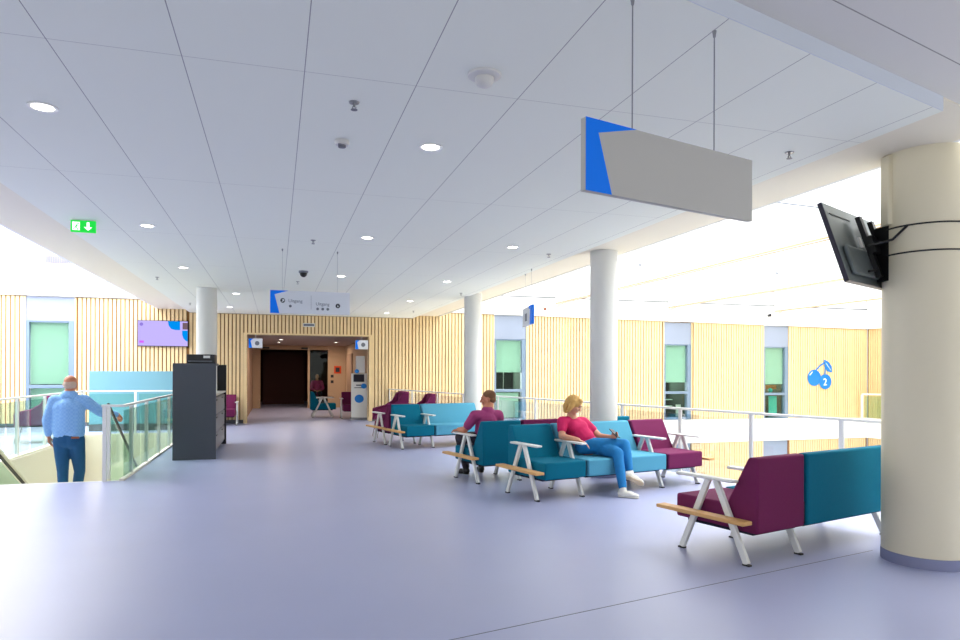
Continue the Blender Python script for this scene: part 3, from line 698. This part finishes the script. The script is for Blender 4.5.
# ------------------------------------------------------------------ ceiling fittings
def dup(root, loc, label, **kw):
    c = copy_tree(root); c.location = loc; c['label'] = label; return c
dl = thing('downlight', 'recessed downlight', 'ceiling light', (0,0,ZC), 0, 'recessed round downlights in the ceiling')
MB().lathe([(.085, -.001), (.085, -.008), (.066, -.006), (.060, .0)], n=32).build('trim_ring', M['white'], dl, smooth=True)
MB().lathe([(.0, -.0045), (.058, -.0045)], n=32).build('lamp_disc', M['lamp'], dl)
spots = [(-1.35, 4.65, 'nearest at the left edge'), (1.04, 4.66, 'nearest in the middle, right of the smoke detector'), (-1.35, 8.1, 'second in the left row, right of the green exit sign'),
 (1.03, 8.03, 'second in the middle row'), (2.87, 8.07, 'nearest in the right row, left of the middle column'), (-1.36, 11.2, 'third in the left row, before the white column'), (1.03, 11.4, 'third in the middle row beyond the dome camera'),
 (2.87, 11.5, 'second in the right row'), (2.87, 14.9, 'third in the right row'), (2.85, 18.1, 'last in the right row, by the slatted wall'), (-.78, 14.6, 'just right of the white column top'), (-1.1, 17.7, 'last one beyond the white column')]
for i, (x, y, l) in enumerate(spots):
    if i == 0: dl.location = (x, y, ZC); dl['label'] = 'round recessed ceiling downlight, '+l
    else: dup(dl, (x, y, ZC), 'round recessed ceiling downlight, '+l)
for x, y, l in ((.15, 22.5, 'left'), (.1, 24.5, 'left rear'), (2.0, 24.0, 'right')):
    dup(dl, (x, y, 2.459), 'round downlight in the corridor ceiling inside the opening, '+l)
sp = thing('ceiling_sprinkler', 'sprinkler', 'sprinkler', (0,0,ZC), 0, 'sprinkler heads in the ceiling')
MB().lathe([(.0, -.001), (.032, -.001), (.028, -.008), (.008, -.010), (.007, -.03), (.0, -.03)], n=16).build('escutcheon', M['steel'], sp, smooth=True)
MB().lathe([(.0, -.044), (.02, -.044), (.02, -.047), (.0, -.047)], n=12).box(-.012, -.008, -.003, .003, -.045, -.028).box(.008, .012, -.003, .003, -.045, -.028).build('deflector', M['drawer'], sp)
sps = [(.436, 4.02, 'nearest, before the smoke detector'), (3.53, 4.0, 'at right near the big column'), (.424, 8.38, 'in the middle, before the dome camera'), (-1.925, 12.47, 'at left beyond the second downlight'),
  (-1.92, 16.97, 'far left before the slatted wall'), (3.50, 8.4, 'at right beside the ceiling edge before the middle column'), (3.55, 13.07, 'near the far column top'), (3.42, 17.3, 'far right corner of the ceiling'), (.36, 12.3, 'far middle above the direction sign')]
for i, (x, y, l) in enumerate(sps):
    if i == 0: sp.location = (x, y, ZC); sp['label'] = 'small steel ceiling sprinkler head, '+l
    else: dup(sp, (x, y, ZC), 'small steel ceiling sprinkler head, '+l)
t = thing('motion_sensor', 'large round white ceiling sensor with a projecting eye', 'sensor', (1.06, 3.44, ZC))
MB().lathe([(.0, -.001), (.09, -.001), (.088, -.012), (.065, -.02), (.052, -.02), (.0, -.02)], n=32).build('base_ring', M['offwhite'], t, smooth=True)
MB().lathe([(.05, -.02), (.05, -.035), (.04, -.058), (.02, -.068), (.0, -.07)], n=32).build('eye', M['offwhite'], t, smooth=True)
t = thing('smoke_detector', 'small round white smoke detector on the ceiling', 'detector', (.43, 4.72, ZC))
MB().lathe([(.0, -.001), (.05, -.001), (.05, -.018), (.042, -.03), (.03, -.03), (.0, -.03)], n=24).build('base', M['offwhite'], t, smooth=True)
MB().lathe([(.026, -.03), (.026, -.045), (.0, -.047)], n=24).box(-.03, -.01, -.045, -.03, -.04, -.034).build('sensing_head', M['drawer'], t)
t = thing('dome_camera', 'dark dome camera on the ceiling above the direction sign', 'camera', (.41, 11.0, ZC))
MB().lathe([(.0, -.001), (.075, -.001), (.072, -.03), (.0, -.03)], n=24).build('base', M['inkgrey'], t, smooth=True)
MB().lathe([(.06, -.03), (.05, -.07), (.025, -.095), (.0, -.10)], n=24).build('dome', M['black'], t, smooth=True)

# ------------------------------------------------------------------ people
def hand(mb, w, d, up, side, r=.0085, L=1.0, curl=.25, thumb=1):
    """w wrist, d pointing direction, up = back of hand normal, side = across the palm"""
    w, d, up, side = Vector(w), Vector(d).normalized(), Vector(up).normalized(), Vector(side).normalized()
    palm = w+d*.075*L
    for k, l in zip((-.03, -.011, .009, .028), (.060, .075, .070, .052)):
        a = w+side*k*.6*L; b = w+d*.085*L+side*k*L
        mb.cap(a, b, r*1.5, r*1.35, 8)
        dd = d; p = b
        for s in range(3):
            dd = (dd-up*curl).normalized(); q = p+dd*l*L/2.6; mb.cap(p, q, r*(1.05-.1*s), r*(.95-.1*s), 8); p = q
    p = w+d*.02*L+side*thumb*.022*L; q = p+(d*.6+side*thumb*.7-up*.3).normalized()*.045*L; mb.cap(p, q, r*1.5, r*1.1, 8)
    mb.cap(q, q+(d*.95+side*thumb*.15-up*.3).normalized()*.035*L, r*1.1, r*.9, 8)
def head(mb, c, fwd, up=(0,0,1), s=1.0):
    """head centred at c, looking along fwd"""
    c, f, u = Vector(c), Vector(fwd).normalized(), Vector(up).normalized(); u = (u-f*u.dot(f)).normalized(); r = f.cross(u)
    R3 = Matrix((r, f, u)).transposed().to_4x4()
    P = lambda x, y, z: c+r*x*s+f*y*s+u*z*s
    mb.ball(P(0, -.012, .022), 1, (.075*s, .092*s, .088*s), R3, 24)       # cranium
    mb.ball(P(0, .022, -.035), 1, (.060*s, .066*s, .075*s), R3, 20)        # face
    mb.ball(P(0, .045, -.088), 1, (.030*s, .030*s, .022*s), R3, 14)        # chin
    mb.cap(P(0, .085, .012), P(0, .106, -.026), .010*s, .014*s, 10)        # nose
    mb.cap(P(-.028, .080, .028), P(.028, .080, .028), .012*s, .012*s, 8)   # brow
    mb.cap(P(-.018, .084, -.056), P(.018, .084, -.056), .008*s, .008*s, 8) # lips
    for k in (-1, 1):
        mb.ball(P(k*.076, -.008, -.006), 1, (.010*s, .020*s, .032*s), R3, 12)
        mb.ball(P(k*.036, .062, -.03), 1, (.022*s, .02*s, .024*s), R3, 12)
    return P, R3
def face_bits(P, R3, parent, s=1.0):
    for k in (-1, 1):
        MB().ball(P(k*.030, .0835, .008), 1, (.012*s, .006*s, .006*s), R3, 10).build('eye', M['ink'], parent, smooth=True)
        MB().cap(P(k*.018, .094, .030), P(k*.044, .082, .031), .004*s, .003*s, 8).build('eyebrow', M['brownhair'], parent, smooth=True)
    MB().cap(P(-.016, .0915, -.056), P(.016, .0915, -.056), .0045*s, .0045*s, 8).build('lips', M['pinkshirt'] if False else M['leather'], parent, smooth=True)
V = Vector

# --- woman in pink on the middle bench (bench frame coordinates)
w = thing('person', 'seated woman in a crimson pink top and blue jeans, legs crossed, looking at a phone', 'person', (mo[0], mo[1], 0), aM)
hc = V((.80, .385, 1.035)); look = V((.55, -.62, -.42))
neck = V((.795, .43, .90)); chest = V((.83, .43, .77)); belly = V((.92, .37, .63)); pel = V((.97, .33, .545))
shR, shL = V((.665, .44, .835)), V((.975, .42, .82))
elR, wrR = V((.60, .36, .665)), V((.70, .17, .635))
elL, wrL = V((1.10, .26, .65)), V((1.135, .09, .655))
hpR, hpL = V((.89, .33, .545)), V((1.04, .32, .54))
knL, anL = V((1.05, -.12, .49)), V((1.01, -.26, .09))
knR, anR = V((1.19, -.08, .58)), V((1.17, -.20, .26))
b = MB()
P, R3 = head(b, hc, look, (.12, .1, 1), .94)
b.chain([(hc+V((-.005, .02, -.06)), .05), (neck, .052)]); b.chain([(neck, .06), (chest, .11), (belly, .125), (pel, .13)])
b.chain([(shR, .052), (elR, .040), (wrR, .026)]); b.chain([(shL, .052), (elL, .040), (wrL, .026)]); b.cap(shR, shL, .055, .055)
b.chain([(hpR, .085), (knR, .055), (anR, .035)]); b.chain([(hpL, .085), (knL, .055), (anL, .035)])
hand(b, wrR, V((.6, -.6, -.35)), (.1, .2, 1), (.6, .75, 0), curl=.4, thumb=1)
hand(b, wrL, V((.1, -.85, .35)), (.8, .1, .1), (.1, .3, 1), curl=.35, thumb=1)
body = voxel(b, 'body', M['skin'], w, .007, 3)
face_bits(P, R3, body, .94)
b = MB()
b.chain([(neck+V((0,0,-.03)), .062), (chest, .128), (belly, .142), (pel+V((-.01,0,.04)), .12)])
b.cap(chest+V((-.05, -.062, -.0)), chest+V((.065, -.062, -.005)), .082, .082)
b.cap(shR, shL, .066, .066); b.cap(shR, shR.lerp(elR, .55), .066, .058); b.cap(shL, shL.lerp(elL, .55), .066, .058)
b.cap(belly+V((.02, -.06, -.0)), pel+V((.0, -.04, .05)), .10, .08)
voxel(b, 'top', M['pinkshirt'], w, .009, 8)
b = MB()
b.ball(pel, .15, (1.15, 1, .8)); b.chain([(hpR, .10), (hpR.lerp(knR, .5), .085), (knR, .067), (knR.lerp(anR, .45), .060), (anR+(knR-anR)*.12, .045)])
b.chain([(hpL, .10), (hpL.lerp(knL, .5), .085), (knL, .067), (knL.lerp(anL, .45), .060), (anL+(knL-anL)*.08, .048)])
voxel(b, 'jeans', M['jeans'], w, .009, 3)
b = MB()                                                      # hair: bob to the shoulders
b.ball(P(0, -.022, .035), 1, (.090, .098, .090), R3, 20)
for k in (-1, 1): b.chain([(P(k*.070, -.01, .04), .034), (P(k*.082, -.01, -.04), .032), (P(k*.070, -.02, -.105), .024)])
b.chain([(P(0, -.08, .02), .05), (P(0, -.075, -.06), .05), (P(0, -.06, -.11), .035)])
b.cap(P(-.04, .055, .088), P(.05, .05, .085), .025, .025)
voxel(b, 'hair', M['blond'], w, .008, 3)
def shoe(an, toe, up, m, sm, par, L=.25):
    an, toe, up = V(an), V(toe).normalized(), V(up).normalized(); s = toe.cross(up).normalized(); up = s.cross(toe)
    R3 = Matrix((s, toe, up)).transposed().to_4x4()
    b = MB(); hp = an-up*.035; 
    b.ball(hp-toe*.015, 1, (.040, .050, .045), R3); b.ball(hp+toe*.07-up*.008, 1, (.042, .07, .036), R3); b.ball(hp+toe*.135-up*.018, 1, (.044, .055, .024), R3); b.cap(an+up*.01, hp, .042, .045)
    o = voxel(b, 'shoe', M[m], par, .007, 3)
    b = MB(); b.ball(hp+toe*.0-up*.040, 1, (.040, .062, .012), R3); b.ball(hp+toe*.13-up*.040, 1, (.047, .065, .012), R3); b.cap(hp-up*.042, hp+toe*.13-up*.042, .011, .011); b.ball(hp+toe*.065-up*.040, 1, (.038, .08, .012), R3)
    voxel(b, 'sole', M[sm], o, .006, 2)
shoe(anL+V((0,0,-.004)), (.5, -.86, 0), (0, 0, 1), 'shoe', 'shoe', w)
shoe(anR+V((.0,0,0)), (.78, -.40, -.42), (-.25, .55, .72), 'shoe', 'sole', w)
ph = thing('mobile_phone', 'dark mobile phone held in the woman\'s left hand', 'phone', (mo[0], mo[1], 0), aM)
mt = Matrix.Translation(wrL+V((-.035, -.10, .055))) @ Matrix.Rotation(.5, 4, 'Z') @ Matrix.Rotation(-.9, 4, 'X') @ Matrix.Rotation(.3, 4, 'Y')
MB().box(-.036, .036, -.005, .005, -.075, .075, mt).build('casing', M['black'], ph, bevel=.003)
MB().box(-.032, .032, .0055, .0065, -.068, .068, mt).build('screen', M['bezel'], ph)

# --- seated man seen from behind (frame: origin at his bench's rear foot, y away from camera)
g = thing('person', 'seated man in a plum polo shirt seen from behind, looking left', 'person', (m2[0], m2[1], 0), aM)
hc = V((.335, .33, 1.07)); look = V((-.80, .58, -.12)); neck = V((.30, .28, .93)); chest = V((.275, .27, .78)); pel = V((.30, .33, .54))
shL, shR = V((.105, .28, .85)), V((.445, .25, .85))
elL, wrL = V((.02, .40, .665)), V((.03, .60, .65)); elR, wrR = V((.55, .36, .64)), V((.48, .58, .58))
b = MB(); P, R3 = head(b, hc, look, (0, 0, 1), 1.0)
b.chain([(hc+V((.01, -.02, -.06)), .058), (neck, .062)]); b.chain([(neck, .07), (chest, .125), (V((.29, .31, .64)), .13), (pel, .135)])
b.cap(shL, shR, .062, .062); b.chain([(shL, .058), (elL, .045), (wrL, .03)]); b.chain([(shR, .058), (elR, .045), (wrR, .03)])
hand(b, wrL, (-.05, .9, -.15), (0, .15, 1), (1, 0, 0), r=.0095, thumb=1); hand(b, wrR, (-.3, .8, -.2), (0, .2, 1), (1, .3, 0), r=.0095, thumb=-1)
hpL, hpR = V((.20, .36, .54)), V((.40, .36, .54)); knL, knR = V((.17, .82, .52)), V((.46, .82, .52)); anL, anR = V((.22, .74, .095)), V((.50, .80, .095))
b.chain([(hpL, .085), (knL, .055), (anL, .04)]); b.chain([(hpR, .085), (knR, .055), (anR, .04)])
body = voxel(b, 'body', M['skin2'], g, .007, 3); face_bits(P, R3, body)
b = MB(); b.cap(neck+V((0,0,-.01)), neck+V((0,0,-.02)), .073, .08); b.chain([(neck+V((0,0,-.04)), .098), (chest, .142), (V((.29, .31, .64)), .15), (pel+V((0,0,.03)), .125)]); b.cap(shL, shR, .078, .078)
b.cap(shL, shL.lerp(elL, .7), .076, .062); b.cap(shR, shR.lerp(elR, .7), .076, .062); voxel(b, 'polo_shirt', M['plumshirt'], g, .009, 4)
b = MB(); b.ball(pel, .16, (1.1, 1, .75)); b.chain([(hpL, .10), (knL, .072), (anL+V((0,0,.03)), .052)]); b.chain([(hpR, .10), (knR, .072), (anR+V((0,0,.03)), .052)]); voxel(b, 'trousers', M['dtrouser'], g, .009, 3)
b = MB(); b.ball(P(0, -.022, .040), 1, (.080, .092, .082), R3, 20); b.ball(P(0, -.05, -.01), 1, (.072, .06, .06), R3, 16); voxel(b, 'hair', M['brownhair'], g, .007, 2)
shoe(anL, (-.35, .9, 0), (0, 0, 1), 'bshoe', 'bshoe', g); shoe(anR, (.1, .95, 0), (0, 0, 1), 'bshoe', 'bshoe', g)

# --- man walking down the stairs, seen from behind
X, Y = -2.66, 10.28; zf = -.34
g = thing('person', 'grey haired man in a light blue checked shirt and jeans walking down the stairs', 'person', (X, Y, 0), 0)
hc = V((.005, .04, 1.255)); neck = V((.0, .0, 1.13)); chest = V((.0, -.01, .93)); waist = V((-.01, 0, .68)); pel = V((-.005, 0, .53))
shL, shR = V((-.175, .0, 1.03)), V((.185, .0, 1.03))
elL, wrL = V((-.25, -.02, .77)), V((-.255, .04, .56)); elR, wrR = V((.36, .12, .86)), V((.53, .27, .815))
b = MB(); P, R3 = head(b, hc, (.1, 1, -.12), (0, 0, 1), 1.03)
b.chain([(hc+V((-.0, -.02, -.06)), .06), (neck, .065)]); b.chain([(neck, .07), (chest, .125), (waist, .115), (pel, .105)]); b.cap(shL, shR, .062, .062)
b.chain([(shL, .058), (elL, .045), (wrL, .03)]); b.chain([(shR, .058), (elR, .045), (wrR, .03)])
hand(b, wrL, (.1, .15, -1), (-.9, 0, 0), (0, 1, 0), r=.0095, curl=.3, thumb=1); hand(b, wrR, (.1, .85, -.45), (.0, .3, 1), (1, 0, .0), r=.0095, curl=.3, thumb=-1)
hpL, hpR = V((-.09, 0, .50)), V((.085, .0, .50)); knL, knR = V((-.085, .04, .08)), V((.085, .17, .06)); anL, anR = V((-.06, -.04, -.25)), V((.0, .28, -.42))
b.chain([(hpL, .09), (knL, .058), (anL, .04)]); b.chain([(hpR, .09), (knR, .058), (anR, .04)])
voxel(b, 'body', M['skin2'], g, .007, 3)
b = MB(); b.chain([(neck+V((0,0,-.035)), .078), (chest, .155), (waist+V((0,0,.02)), .170)]); b.cap(shL, shR, .08, .08)
b.ball(chest+V((-.07,0,0)), .13); b.ball(chest+V((.07,0,0)), .13); b.chain([(chest+V((-.06,0,0)), .13), (waist+V((-.055,0,0)), .145), (V((-.05,0,.61)), .142)]); b.chain([(chest+V((.06,0,0)), .13), (waist+V((.055,0,0)), .145), (V((.05,0,.61)), .142)])
b.chain([(shL, .078), (elL, .068), (wrL+V((0,-.01,.03)), .046)]); b.chain([(shR, .078), (elR, .066), (wrR.lerp(elR, .12), .044)])
voxel(b, 'checked_shirt', M['check'], g, .009, 14)
b = MB(); b.cap(neck+V((-.02,-.005,-.045)), neck+V((.02,-.005,-.045)), .09, .09); b.cap(neck+V((0,-.01,-.02)), neck+V((0,-.01,-.005)), .07, .064); voxel(b, 'collar', M['check'], g, .008, 2)
b = MB(); b.chain([(V((-.045,0,.50)), .125), (V((-.04,0,.60)), .135)]); b.chain([(V((.045,0,.50)), .125), (V((.04,0,.60)), .135)]); b.ball(pel+V((-.05,0,-.01)), .125, (1, 1, 1.1)); b.ball(pel+V((.05,0,-.01)), .125, (1, 1, 1.1))
b.chain([(hpL, .105), (hpL.lerp(knL, .5), .09), (knL, .070), (anL+V((0,0,.03)), .056)]); b.chain([(hpR, .105), (hpR.lerp(knR, .5), .09), (knR, .070), (anR+V((0,0,.03)), .056)])
voxel(b, 'jeans', M['djeans'], g, .009, 3)
MB().box(.06, .15, -.140, -.125, .53, .555).build('belt_patch', M['leather'], g)
b = MB(); b.ball(P(0, -.034, -.010), 1, (.083, .076, .074), R3, 18); voxel(b, 'hair', M['greyhair'], g, .007, 2)
shoe(anL, (0, 1, 0), (0, 0, 1), 'bshoe', 'bshoe', g); shoe(anR, (0, 1, -.1), (0, 0, 1), 'bshoe', 'bshoe', g)

# --- dim seated figure behind the corridor glass
g = thing('person', 'dim seated person in dark clothes behind the corridor glass', 'person', (1.62, 28.6, 0), 0)
b = MB(); P, R3 = head(b, (0, 0, 1.22), (-.3, -1, 0)); b.chain([(V((0,.02,1.15)), .055), (V((0,.03,1.05)), .07), (V((0,.05,.85)), .14), (V((0,.05,.6)), .15)])
b.cap((-.17,.03,1.0), (.17,.03,1.0), .06, .06); b.chain([(V((-.18,.03,1.0)), .055), (V((-.25,-.02,.75)), .045), (V((-.1,-.2,.66)), .03)]); b.chain([(V((.18,.03,1.0)), .055), (V((.25,-.02,.75)), .045), (V((.1,-.2,.66)), .03)])
for k in (-1, 1): b.chain([(V((k*.1,.03,.56)), .085), (V((k*.12,-.4,.55)), .06), (V((k*.12,-.4,.08)), .04), (V((k*.12,-.52,.05)), .035)])
for k in (-1, 1): hand(b, (k*.09, -.21, .66), (-k*.5, -.8, -.1), (0,0,1), (1,0,0))
voxel(b, 'body', M['skin'], g, .009, 3)
b = MB(); b.chain([(V((0,.03,1.03)), .08), (V((0,.05,.85)), .155), (V((0,.05,.6)), .165)]); b.cap((-.17,.03,1.0), (.17,.03,1.0), .075, .075)
for k in (-1, 1): b.chain([(V((k*.18,.03,1.0)), .07), (V((k*.25,-.02,.75)), .06), (V((k*.13,-.17,.67)), .045)])
voxel(b, 'jumper', M['plumshirt'], g, .01, 3)
b = MB()
for k in (-1, 1): b.chain([(V((k*.1,.03,.56)), .1), (V((k*.12,-.4,.55)), .075), (V((k*.12,-.4,.12)), .055)])
voxel(b, 'trousers', M['dtrouser'], g, .01, 3)
st = thing('stool', 'dark stool under the dim seated person behind the corridor glass', 'stool', (1.62, 28.65, 0))
MB().cone((0,0,.38), (0,0,.43), .2, .2, 24).build('seat', M['dtrouser'], st)
for k in range(3): MB().tube([(.12*math.cos(2.1*k), .12*math.sin(2.1*k), .38), (.18*math.cos(2.1*k), .18*math.sin(2.1*k), 0)], .012).build('leg', M['steel'], st)

# ------------------------------------------------------------------ light
def area(name, loc, rot, sx, sy, power, col=(1,1,1), spread=None):
    l = bpy.data.lights.new(name, 'AREA'); l.shape = 'RECTANGLE'; l.size = sx; l.size_y = sy; l.energy = power; l.color = col
    o = bpy.data.objects.new(name, l); COL.objects.link(o); o.location = loc; o.rotation_euler = rot; return o
for a, b_ in zip(xs[:-1], xs[1:]): area('skylight_daylight', ((a+b_)/2+.2, 9, 5.5), (0,0,0), b_-a-.5, 20, 1300, (1, .985, .96))
area('skylight_daylight', (-6.2, 15.0, 6.0), (0,0,0), 5.5, 9, 2000, (1, .96, .94))
for h in WIN: area('blind_backlight', ((h[0]+h[1])/2, YW+1.5, (h[2]+h[3])/2), (PI/2, 0, PI), .9, 1.6, 45, (1, 1, 1))  # added lamps behind each window, to brighten the blinds from inside
for x, y in ((0.2, 23.0), (1.6, 26)): area('corridor_light', (x, y, 2.44), (0,0,0), .5, .5, 34, (1, .80, .64))
wd = bpy.data.worlds.new('World'); S.world = wd; wd.use_nodes = True
bg = wd.node_tree.nodes['Background']; bg.inputs[0].default_value = (.97, .985, .985, 1); bg.inputs[1].default_value = 1.0

# ------------------------------------------------------------------ camera
cam = bpy.data.cameras.new('Camera'); co = bpy.data.objects.new('Camera', cam); COL.objects.link(co)
cam.sensor_width = 36; cam.lens = 674.3/960*36; cam.shift_y = (372.25-320)/960
co.location = (0, 0, 1.43)
co.rotation_euler = (Matrix.Rotation(-th, 4, 'Z') @ Matrix.Rotation(PI/2, 4, 'X') @ Matrix.Rotation(-(-.0032), 4, 'Z')).to_euler()
cam.clip_start = .05
S.camera = co
vs = S.view_settings; vs.view_transform = 'Standard'; vs.look = 'None'; vs.exposure = .25; vs.gamma = 1
try: vs.use_curve_mapping = False
except Exception: pass
S.cycles.max_bounces = 8; S.cycles.diffuse_bounces = 5; S.cycles.transparent_max_bounces = 16
S.cycles.use_denoising = True
S.cycles.sample_clamp_indirect = 8
